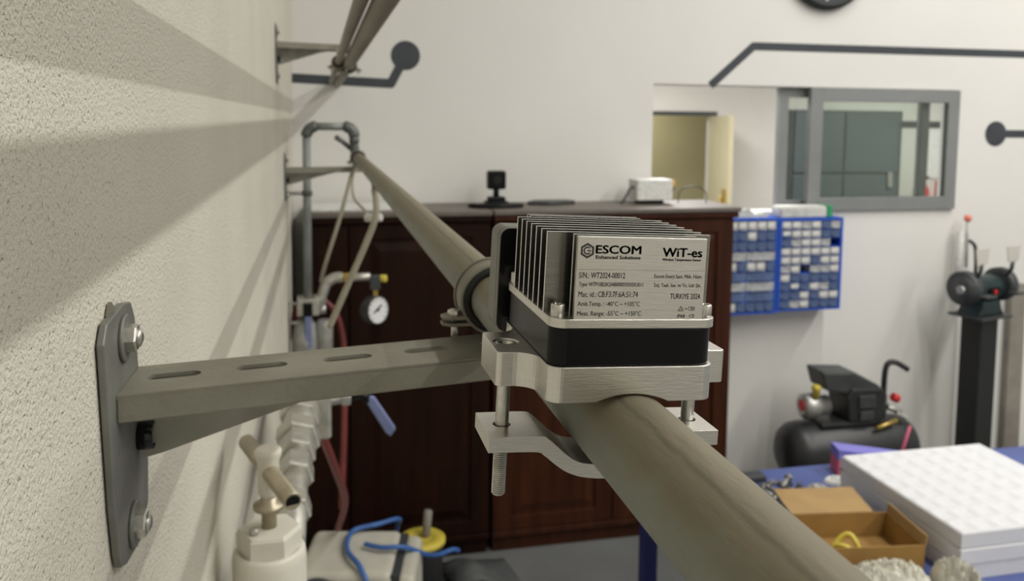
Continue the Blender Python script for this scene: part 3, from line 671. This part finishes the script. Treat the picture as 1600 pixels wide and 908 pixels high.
# ------------------------------------------------------------------ small-parts bins
def bins(x0, x1, z0, z1, rows, label):
    t = thing('parts_cabinet', ((x0+x1)/2, YB, z0), label, 'parts cabinet', 'blue small-parts cabinets'); W = (x1-x0)/2; H = z1-z0; F = -.18
    m = MB(); m.box(-W, -W+.016, F, 0, 0, H); m.box(W-.016, W, F, 0, 0, H); m.box(-W+.016, W-.016, F, 0, 0, .014); m.box(-W+.016, W-.016, F, 0, H-.016, H); m.box(-W+.016, W-.016, -.02, -.001, .014, H-.016)
    hgt = (H-.03)/len(rows)
    for i in range(1, len(rows)): m.box(-W+.016, W-.016, F+.006, -.02, H-.016-hgt*i-.003, H-.016-hgt*i+.003)
    m.build('frame', BLUEB, t)
    meshes = {}
    for i, row in enumerate(rows):
        n = len(row); cw = (2*W-.032)/n; zc = H-.016-hgt*(i+.5)
        for j, kind in enumerate(row):
            if kind == '_': continue
            key = (n, kind in 'WwC')
            if key not in meshes:
                q = MB(); a, b = -cw/2+.002, cw/2-.002; h = hgt/2-.005
                q.box(a, b, F+.004, F+.010, -h, h); q.box(a, a+.002, F+.010, -.03, -h, h*.7); q.box(b-.002, b, F+.010, -.03, -h, h*.7); q.box(a, b, F+.010, -.03, -h, -h+.002)
                q.box(a+cw*.12, b-cw*.12, F-.008, F+.004, -h*.95, -h*.55)
                o = q.build('drawer', DRAWW if kind in 'WwC' else DRAW, t); meshes[key] = o.data
            else:
                o = bpy.data.objects.new('drawer', meshes[key]); COL.objects.link(o); o.parent = t
            o.location = (-W+.016+cw*(j+.5), 0, zc)
            if kind in 'WCc':
                k2 = ('card', n)
                if k2 not in meshes:
                    q = MB().box(-cw*.38, cw*.38, F+.0015, F+.0039, -hgt*.14, hgt*.36).build('label_card', CARD, o); meshes[k2] = q.data
                else:
                    q = bpy.data.objects.new('label_card', meshes[k2]); COL.objects.link(q); q.parent = o
    return t
bins(2.495, 2.915, 1.225, 1.825, ['dWWWWW', 'dddWdd', 'ddd_d_'.replace('_', 'd'), 'ww', 'dWdWWd', 'dd', 'ww', 'dd', 'dCdddd'], 'left of two blue small-parts cabinets, partly behind the wooden cabinet')
bins(2.922, 3.365, 1.235, 1.820, ['WWwWdw', 'cWWWdd', 'dwWWw_', 'WWWWWW', 'WWWdWW', 'wW_wwW', 'Wddddd', 'dcdWwd', 'ddWdWW', 'dwWddd'], 'right of two blue small-parts cabinets, fully in view')
t = thing('plastic_case', (3.13, 4.70, 1.8205), 'clear plastic case with green end on top of the blue bins', 'case')
MB().box(-.19, .13, -.06, .06, 0, .065).build('body', CLEAR, t, .008); MB().box(.13, .165, -.065, .065, -.0, .075).build('green_end', GREENP, t, .006); MB().box(-.18, .12, -.055, .055, .065, .072).build('lid', CARD, t, .003)
t = tag(MB().add([(2.50+.045*i, 4.66+.035*j, 1.826+random.uniform(.012, .055)) for i in range(9) for j in range(4)]+[(2.50+.045*i, 4.66+.035*j, 1.8255) for i in range(9) for j in range(4)],
    [(i*4+j, i*4+j+1, i*4+j+5, i*4+j+4) for i in range(8) for j in range(3)]+[(36+i*4+j+4, 36+i*4+j+5, 36+i*4+j+1, 36+i*4+j) for i in range(8) for j in range(3)]
    + [(i*4, i*4+4, 36+i*4+4, 36+i*4) for i in range(8)]+[(36+i*4+3, 36+i*4+7, i*4+7, i*4+3) for i in range(8)]+[(36+j, 36+j+1, j+1, j) for j in range(3)]+[(32+j, 33+j, 69+j, 68+j) for j in range(3)]).build('plastic_bag', CLEAR), 'crumpled clear bag lying on top of the left blue bins', 'bag')

# ------------------------------------------------------------------ wall clock at the top edge
t = thing('wall_clock', (3.285, YB, 3.415), 'round black wall clock cut by the top edge of the picture', 'clock')
MB().lathe([(.285, 0), (.29, -.012), (.285, -.045), (.262, -.058), (.25, -.05), (.25, -.02)], (0, 0, 0), (0, 1, 0), 56).build('rim', PED, t)
fc = MB().cyl((0, -.018, 0), (0, -.026, 0), .251, 56).build('face', DGREY, t)
m = MB()
for k in range(12):
    a = PI/6*k; c, s = math.cos(a), math.sin(a); m.obox((.215*c, -.028, .215*s), (c, 0, s), (0, 1, 0), (-s, 0, c), .018, .002, .006)
m.build('hour_marks', CARD, fc)
MB().obox((.05, -.030, .06), (.64, 0, .77), (0, 1, 0), (-.77, 0, .64), .09, .0015, .007).obox((-.06, -.034, .10), (-.5, 0, .86), (0, 1, 0), (.86, 0, .5), .13, .0015, .005).build('hands', CARD, fc)

# ------------------------------------------------------------------ bench grinder on a pedestal
t = thing('bench_grinder', (4.265, 4.45, 0), 'dark green bench grinder on a black pedestal by the back wall', 'grinder', rot=(0, 0, math.radians(14)))
MB().box(-.088, .088, -.07, .07, .02, 1.19).build('pedestal', PED, t, .01); MB().box(-.20, .20, -.18, .18, 0, .02).build('floor_plate', PED, t, .004); MB().box(-.15, .15, -.12, .12, 1.19, 1.205).build('top_plate', DGREY, t, .003)
MB().prism([(-.13, 1.205), (.13, 1.205), (.10, 1.245), (.085, 1.30), (-.085, 1.30), (-.10, 1.245)], 'y', -.08, .08).build('foot', DGREEN, t, .012)
MB().lathe([(.05, -.15), (.072, -.135), (.08, -.10), (.08, .10), (.072, .135), (.05, .15)], (0, 0, 1.375), (1, 0, 0), 28).build('motor', DGREEN, t)
MB().box(-.05, .05, -.092, -.07, 1.33, 1.39).build('switch_plate', BLK, t, .004); MB().box(-.015, .015, -.1, -.09, 1.35, 1.375).build('switch', RED, t, .003)
for s in (-1, 1):
    gd = MB().lathe([(.088, s*.145), (.108, s*.15), (.108, s*.205), (.09, s*.212)], (0, -.005, 1.385), (1, 0, 0), 32).build('wheel_guard', DGREY, t)
    MB().lathe([(.02, s*.205), (.092, s*.207), (.092, s*.214), (.02, s*.218)], (0, -.012, 1.378), (1, 0, 0), 32).build('grinding_wheel', SILV if s > 0 else DGREY, gd)
    MB().rod((s*.20, -.012, 1.378), (s*.235, -.012, 1.378), .028, .006, 16).build('hub_nut', SILV, gd)
    MB().tube([(s*.155, -.06, 1.45), (s*.155, -.09, 1.50), (s*.155, -.095, 1.55)], .013, 8).build('shield_arm', DGREY, t)
    MB().prism([(s*.155-.048, 1.545), (s*.155+.048, 1.545), (s*.155+.068, 1.645), (s*.155-.068, 1.645)], 'y', -.10, -.094).build('eye_shield', CLR, t)
    MB().box(s*.15-.05, s*.15+.05, -.17, -.11, 1.345, 1.36).build('tool_rest', DGREY, t, .003)
t = thing('spray_wand', (4.33, 4.71, 1.30), 'white stick with a coral red tip behind the grinder', 'stick')
MB().rod((0, .02, 0), (.012, .03, .40), .028, .003, 12, True).build('white_tube', CARD, t); MB().rod((.025, -.02, .16), (.035, -.0, .47), .009, .002, 8).build('rod', SILV, t); MB().lathe([(.01, 0), (.024, .01), (.024, .035), (.01, .045)], (.036, 0, .465), (0, 0, 1), 14).build('tip', REDT, t)
MB().tube(spline([(.04, -.02, .34), (.085, -.02, .30), (.10, -.02, .2), (.10, -.02, .05), (.10, -.01, -.1), (.10, 0, -1.299)]), .012, 8).build('cord', DGREY, t)
tag(MB().prism([(4.79, .0), (4.92, .0), (4.90, 1.32), (4.785, 1.32)], 'y', 4.74, 4.785).build('leaning_plank', GREYW, None, .004), 'grey-brown plank standing against the wall right of the grinder', 'plank')
t = thing('scrap_tray', (4.72, 4.45, 0), 'low dark tray on the floor right of the grinder pedestal', 'tray')
MB().box(-.17, .45, -.2, .2, 0, .02).box(-.17, -.155, -.2, .2, .02, .16).box(.435, .45, -.2, .2, .02, .16).box(-.155, .435, -.2, -.185, .02, .16).box(-.155, .435, .185, .2, .02, .16).build('tray', DGREY, t); MB().prism([(-.1, -.1), (.3, -.13), (.35, .1), (-.05, .14)], 'z', .021, .12).build('load', GREYW, t, .02)

# ------------------------------------------------------------------ compressor
t = thing('air_compressor', (3.27, 4.36, 0), 'black portable air compressor standing by the back wall', 'compressor')
tc_ = .435; TR = .185
MB().lathe([(.03, -.445), (.10, -.435), (.15, -.405), (.178, -.36), (TR, -.30), (TR, .30), (.178, .36), (.15, .405), (.10, .435), (.03, .445)], (0, 0, tc_), (1, 0, 0), 36).build('tank', TANK, t)
for s in (-1, 1):
    wl = MB().lathe([(.10, -.02), (.125, -.018), (.125, .018), (.10, .02)], (-.26, s*.2, .125), (0, 1, 0), 28).build('wheel', RUB, t); MB().cyl((-.26, s*.2-.025, .125), (-.26, s*.2+.025, .125), .06, 20).build('hub', DGREY, wl)
    MB().box(.22, .26, s*.11-.015, s*.11+.015, 0, .29).build('foot', TANK, t)
MB().cyl((-.26, -.2, .125), (-.26, .2, .125), .012, 10).build('axle', DGREY, t); MB().box(-.30, -.22, -.12, .12, .11, .29).build('axle_bracket', TANK, t)
MB().box(-.24, .22, -.10, .10, .60, .635).build('mounting_plate', TANK, t, .01)
MB().prism([(-.06, .635), (.17, .635), (.185, .79), (.16, .83), (-.05, .84), (-.08, .78)], 'y', -.11, .10).build('motor_housing', TANK, t, .012)
MB().prism([(-.245, .945), (-.02, .93), (.15, .84), (.16, .81), (-.06, .80), (-.21, .83)], 'y', -.09, .09).build('cover', DGREY, t, .012)
MB().box(-.01, .10, -.125, -.108, .72, .795).build('vent_grille', DGREY, t, .004); MB().box(0, .09, -.125, -.108, .645, .70).build('vent_grille', DGREY, t, .004)
MB().lathe([(.05, -.15), (.075, -.135), (.078, -.06), (.06, -.04), (.06, .02)], (-.17, 0, .715), (1, 0, 0), 22).build('crankcase', SILV, t); MB().cyl((-.325, -.01, .725), (-.318, -.01, .725), .035, 18).build('red_badge', RED, t)
MB().lathe([(.022, 0), (.022, .04), (.028, .045), (.028, .065), (.015, .075)], (-.255, -.05, .785), (0, 0, 1), 12).build('oil_cap', YEL, t)
MB().tube(spline([(.205, -.05, .635), (.205, -.05, .78), (.21, -.05, .92), (.235, -.05, .965), (.28, -.06, .965), (.345, -.08, .925)], 6), .017, 10).build('handle', PED, t)
MB().rod((.19, -.06, .66), (.19, -.06, .78), .028, .004, 12).build('regulator_post', DGREY, t); MB().rod((.245, -.08, .765), (.285, -.08, .745), .026, .004, 14).build('red_knob', RED, t); MB().rod((.22, -.07, .70), (.31, -.08, .665), .02, .003, 10).rod((.27, -.09, .66), (.33, -.10, .63), .018, .003, 6, False).build('outlet_fittings', SILV, t)
MB().tube([(.10, -.14, .60), (.25, -.12, .63)], .014, 8).build('discharge_tube', BRASS, t)

# ------------------------------------------------------------------ blue work table
TZ = .80
t = thing('work_table', (3.0, 2.75, 0), 'blue-topped steel work table at the lower right', 'table')
MB().box(-1.52, 1.7, -.75, .64, TZ-.03, TZ).build('table_top', TBL, t, .004)
for x in (-1.47, 1.60):
    for y in (-.70, .56): MB().box(x, x+.065, y, y+.065, 0, TZ-.03).build('leg', TBLL, t, .004)
MB().box(-1.45, 1.65, -.68, -.64, TZ-.11, TZ-.03).build('apron', TBLL, t); MB().box(-1.45, 1.65, .57, .61, TZ-.11, TZ-.03).build('apron', TBLL, t)
# foam trays
def foam(z0, label, dx, dy):
    x0, x1, y0, y1 = 2.335+dx, 3.04+dx, 2.385+dy, 3.085+dy; h = .058; N = 8; K = 9
    n = N*K; vs = []; fs = []
    for i in range(n+1):
        for j in range(n+1):
            u, v = i/n, j/n; fu, fv = (u*N) % 1, (v*N) % 1
            e = min(u, 1-u, v, 1-v)
            d = max(0, min(1, (min(fu, 1-fu, fv, 1-fv)-.12)/.12)) if e > .02 else 0
            r = .008*max(0, 1-e/.012)**2
            vs.append((x0+(x1-x0)*u, y0+(y1-y0)*v, z0+h-.006*d-r))
    def id(i, j): return i*(n+1)+j
    for i in range(n):
        for j in range(n): fs.append((id(i, j), id(i+1, j), id(i+1, j+1), id(i, j+1)))
    m = MB().add(vs, fs, True)
    B = [(x0, y0, z0), (x1, y0, z0), (x1, y1, z0), (x0, y1, z0)]
    b = len(m.v); m.v += B
    e0 = [id(i, 0) for i in range(n+1)]; e1 = [id(n, j) for j in range(n+1)]; e2 = [id(n-i, n) for i in range(n+1)]; e3 = [id(0, n-j) for j in range(n+1)]
    for k, e in enumerate((e0, e1, e2, e3)): m.f.append(tuple(e[::-1])+(b+k, b+(k+1) % 4)); m.sm.append(False)
    m.f.append((b+3, b+2, b+1, b)); m.sm.append(False)
    return tag(m.build('foam_tray', FOAM), label, 'foam tray', 'white foam trays stacked on the blue table')
foam(TZ+.0005, 'white foam tray, lowest of the stack on the blue table', .004, .003)
foam(TZ+.0595, 'white foam tray, middle of the stack on the blue table', .0, -.002)
foam(TZ+.1185, 'white foam tray, topmost of the stack with dimpled top in view', .003, .002)
# cardboard box with open flaps
t = thing('cardboard_box', (2.075, 2.62, TZ), 'open brown cardboard box between the pipe and the foam stack', 'box', rot=(0, 0, math.radians(-8)))
bw, bd, bh, th = .20, .13, .10, .005
MB().box(-bw, bw, -bd, bd, 0, th).build('bottom', CARDI, t)
MB().box(-bw, bw, bd-th, bd, th, bh).build('side', CARDI, t); MB().box(-bw, bw, -bd, -bd+th, th, bh).build('side', CARDI, t)
MB().box(-bw, -bw+th, -bd+th, bd-th, th, bh).build('end', CARDI, t); MB().box(bw-th, bw, -bd+th, bd-th, th, bh).build('end', CARDI, t)
MB().obox((-.02, bd+.085, bh+.012), (1, 0, 0), (0, 1, .12), (0, -.12, 1), .165, .088, .0025).build('flap', CARDB, t)
MB().obox((bw+.004, .0, bh+.016), (.12, 0, 1), (0, 1, 0), (1, 0, -.12), .020, bd, .0025).build('flap', CARDB, t)
t = tag(MB().tube(spline([(2.02+.05*math.cos(a), 2.585+.05*math.sin(a), TZ+.055+.03*math.sin(a*2)) for a in [k*.7 for k in range(13)]], 4), .009, 8).build('yellow_cord', YEL), 'yellow cord coiled inside the cardboard box', 'cord')
from mathutils import noise as NZ
def crumple(name, cx, cy, cz, rx, ry, rz, mat, label, cat, seed, n=56, m_=30):
    vs = [(cx, cy, cz+rz)]; fs = []
    def hgt(u, v, r):
        q = Vector((u*6.0+seed*2.3, v*6.0+seed, seed*.7))
        e = max(0., 1-r*r)**.6
        rg = .55*(1-2*abs(NZ.noise(q)))+.40*(1-2*abs(NZ.noise(q*2.1)))+.22*(1-2*abs(NZ.noise(q*4.7)))
        return rz*e*max(.12, .42+.40*rg)
    for i in range(1, m_+1):
        r = i/m_
        for k in range(n):
            a = 2*PI*k/n; rr = r*(1+.22*NZ.noise(Vector((math.cos(a)*1.6+seed, math.sin(a)*1.6, seed)))); u, v = math.cos(a), math.sin(a)
            vs.append((cx+rx*u*rr, cy+ry*v*rr, cz+(hgt(u*r*rx/.2, v*r*ry/.2, r) if i < m_ else 0)))
    vs[0] = (cx, cy, cz+hgt(0, 0, 0))
    for k in range(n): fs.append((0, 1+k, 1+(k+1) % n))
    for i in range(m_-1):
        for k in range(n): fs.append((1+i*n+k, 1+(i+1)*n+k, 1+(i+1)*n+(k+1) % n, 1+i*n+(k+1) % n))
    m = MB().add(vs, fs, False); e = 1+(m_-1)*n; m.f.append(tuple(range(e, e+n))); m.sm.append(False)
    return tag(m.build(name, mat), label, cat)
crumple('plastic_wrap', 2.02, 2.375, TZ+.001, .22, .098, .14, WRAP, 'crumpled off-white plastic wrap in front of the cardboard box', 'plastic wrap', 3)
crumple('plastic_wrap', 2.272, 2.29, TZ+.001, .050, .14, .16, WRAP, 'tall crumpled plastic wrap against the corner of the foam stack', 'plastic wrap', 5)
crumple('cloth_scrap', 2.41, 3.20, TZ+.001, .06, .05, .035, CARD, 'small white scrap of cloth on the blue table behind the foam', 'cloth', 9, 24, 8)
# loose hardware in front of the table's rear edge
for k in range(26):
    a = random.uniform(0, PI); x, y = 2.07+random.uniform(-.12, .115), 3.10+random.uniform(-.085, .09); L = random.uniform(.03, .075); d = Vector((math.cos(a), math.sin(a), random.uniform(-.1, .25)))*L; r = random.uniform(.006, .011)
    z = TZ+r+.003+abs(d.z)*.5+random.uniform(0, .02)
    p, q = Vector((x, y, z))-d/2, Vector((x, y, z))+d/2
    m = MB().rod(p, q, r, .001, 8).rod(q-(q-p)*.18, q+(q-p)*.02, r*1.7, .001, 6, False)
    tag(m.build('loose_bolt', SCRP if k % 3 else DGREY), 'one of the loose metal fittings heaped on the blue table', 'bolt', 'loose metal fittings heaped on the blue table')
crumple('plastic_bag', 2.255, 3.08, TZ+.001, .05, .10, .06, CLEAR, 'clear bag of fittings beside the loose metal heap', 'bag', 12, 30, 8)
t = thing('printed_carton', (2.62, 3.26, TZ), 'violet and red printed carton behind the foam stack', 'carton', rot=(0, 0, math.radians(-14)))
MB().box(-.17, .17, -.05, .05, 0, .075).build('carton_body', PINK, t, .002); MB().prism([(-.17, .075), (.17, .075), (.17, .085), (-.17, .125)], 'y', -.05, .05).build('violet_lid', PURP, t, .002); MB().box(-.16, .0, -.053, -.05, .0, .05).build('dark_panel', BLK, t)
tag(MB().rod((2.83, 3.34, TZ+.002), (2.90, 3.36, TZ+.165), .007, .001, 8).build('pink_pen', PINK), 'thin pink stick leaning up behind the foam stack', 'stick')
tag(MB().box(1.93, 2.09, 3.26, 3.33, TZ+.0005, TZ+.03).build('dark_tool', DGREY, None, .006), 'dark tool at the rear edge of the table beside the pipe', 'tool')

# ------------------------------------------------------------------ things on the floor at the lower left
t = thing('floor_unit', (.315, 3.62, .05), 'off-white boxy machine on the floor under the gauge', 'machine', rot=(0, 0, math.radians(-12)))
MB().box(-.25, .16, -.20, .20, .03, .44).build('casing', APPW, t, .035, 4); MB().box(.175, .255, -.19, .19, .03, .42).build('end_cover', APPW, t, .03, 4); MB().box(.15, .19, -.185, .185, .05, .425).build('belt_strip', DGREY, t)
MB().rod((-.15, -.245, .335), (-.15, -.205, .335), .10, .01, 28).build('wheel', DGREY, t)
MB().tube(spline([(-.02, -.204, .38), (.05, -.215, .38), (.09, -.215, .36), (.05, -.215, .33), (-.02, -.204, .33)]), .007, 8).build('handle', DGREY, t)
MB().box(-.24, -.20, -.18, .18, -.05, .03).box(.20, .24, -.18, .18, -.05, .03).build('skid', DGREY, t)
tag(MB().tube(spline([(.36, 3.36, .20), (.335, 3.375, .42), (.30, 3.44, .510), (.25, 3.60, .512), (.28, 3.76, .512), (.40, 3.80, .515), (.50, 3.86, .50), (.50, 3.94, .42), (.47, 4.02, .20), (.46, 4.10, .02)], 8), .0115, 8).build('blue_hose', BLUH), 'blue hose hooked over the off-white floor machine and hanging down its front', 'hose')
tag(MB().tube(spline([(.33, 3.63, .512), (.40, 3.58, .515), (.50, 3.58, .505), (.60, 3.66, .42), (.68, 3.78, .345), (.76, 3.84, .33), (.79, 3.86, .31)], 8), .0115, 8).build('blue_hose', BLUH), 'blue hose running across from the machine in front of the yellow disc', 'hose')
t = thing('hose_reel', (.635, 4.05, .08), 'black drum with a yellow top disc on the floor', 'reel')
MB().lathe([(.09, -.08), (.105, -.07), (.105, .17), (.095, .19)], (0, 0, 0), (0, 0, 1), 28).build('drum', RUB, t)
MB().lathe([(.10, .19), (.118, .195), (.118, .215), (.105, .222), (.055, .222), (.05, .215)], (0, 0, 0), (0, 0, 1), 32).build('yellow_disc', YEL, t); MB().rod((.02, .01, .215), (.035, .03, .345), .022, .006, 14).build('hand_knob', GREYW, t)
m = MB(); vs = []; rnd = random.Random(4)
for i in range(9):
    for j in range(6):
        vs.append((.80+.045*i-.01*j, 3.98+.06*j, .012+.10*math.exp(-((i-2.5)/2.2)**2)*(.6+.4*math.sin(j*.9))+rnd.uniform(0, .012)))
n0 = len(vs); vs += [(x, y, z-.008) for x, y, z in vs]
fs = [(i*6+j, i*6+j+1, i*6+j+7, i*6+j+6) for i in range(8) for j in range(5)]; fs += [tuple(q+n0 for q in f[::-1]) for f in fs]
rim = [i*6 for i in range(9)]+[48+j for j in range(1, 6)]+[i*6+5 for i in range(7, -1, -1)]+[j for j in range(4, 0, -1)]
fs += [(rim[k], rim[(k+1) % len(rim)], rim[(k+1) % len(rim)]+n0, rim[k]+n0) for k in range(len(rim))]
tag(m.add(vs, fs, True).build('floor_mat', TARP), 'rumpled dark grey mat on the floor in front of the cabinet', 'mat')
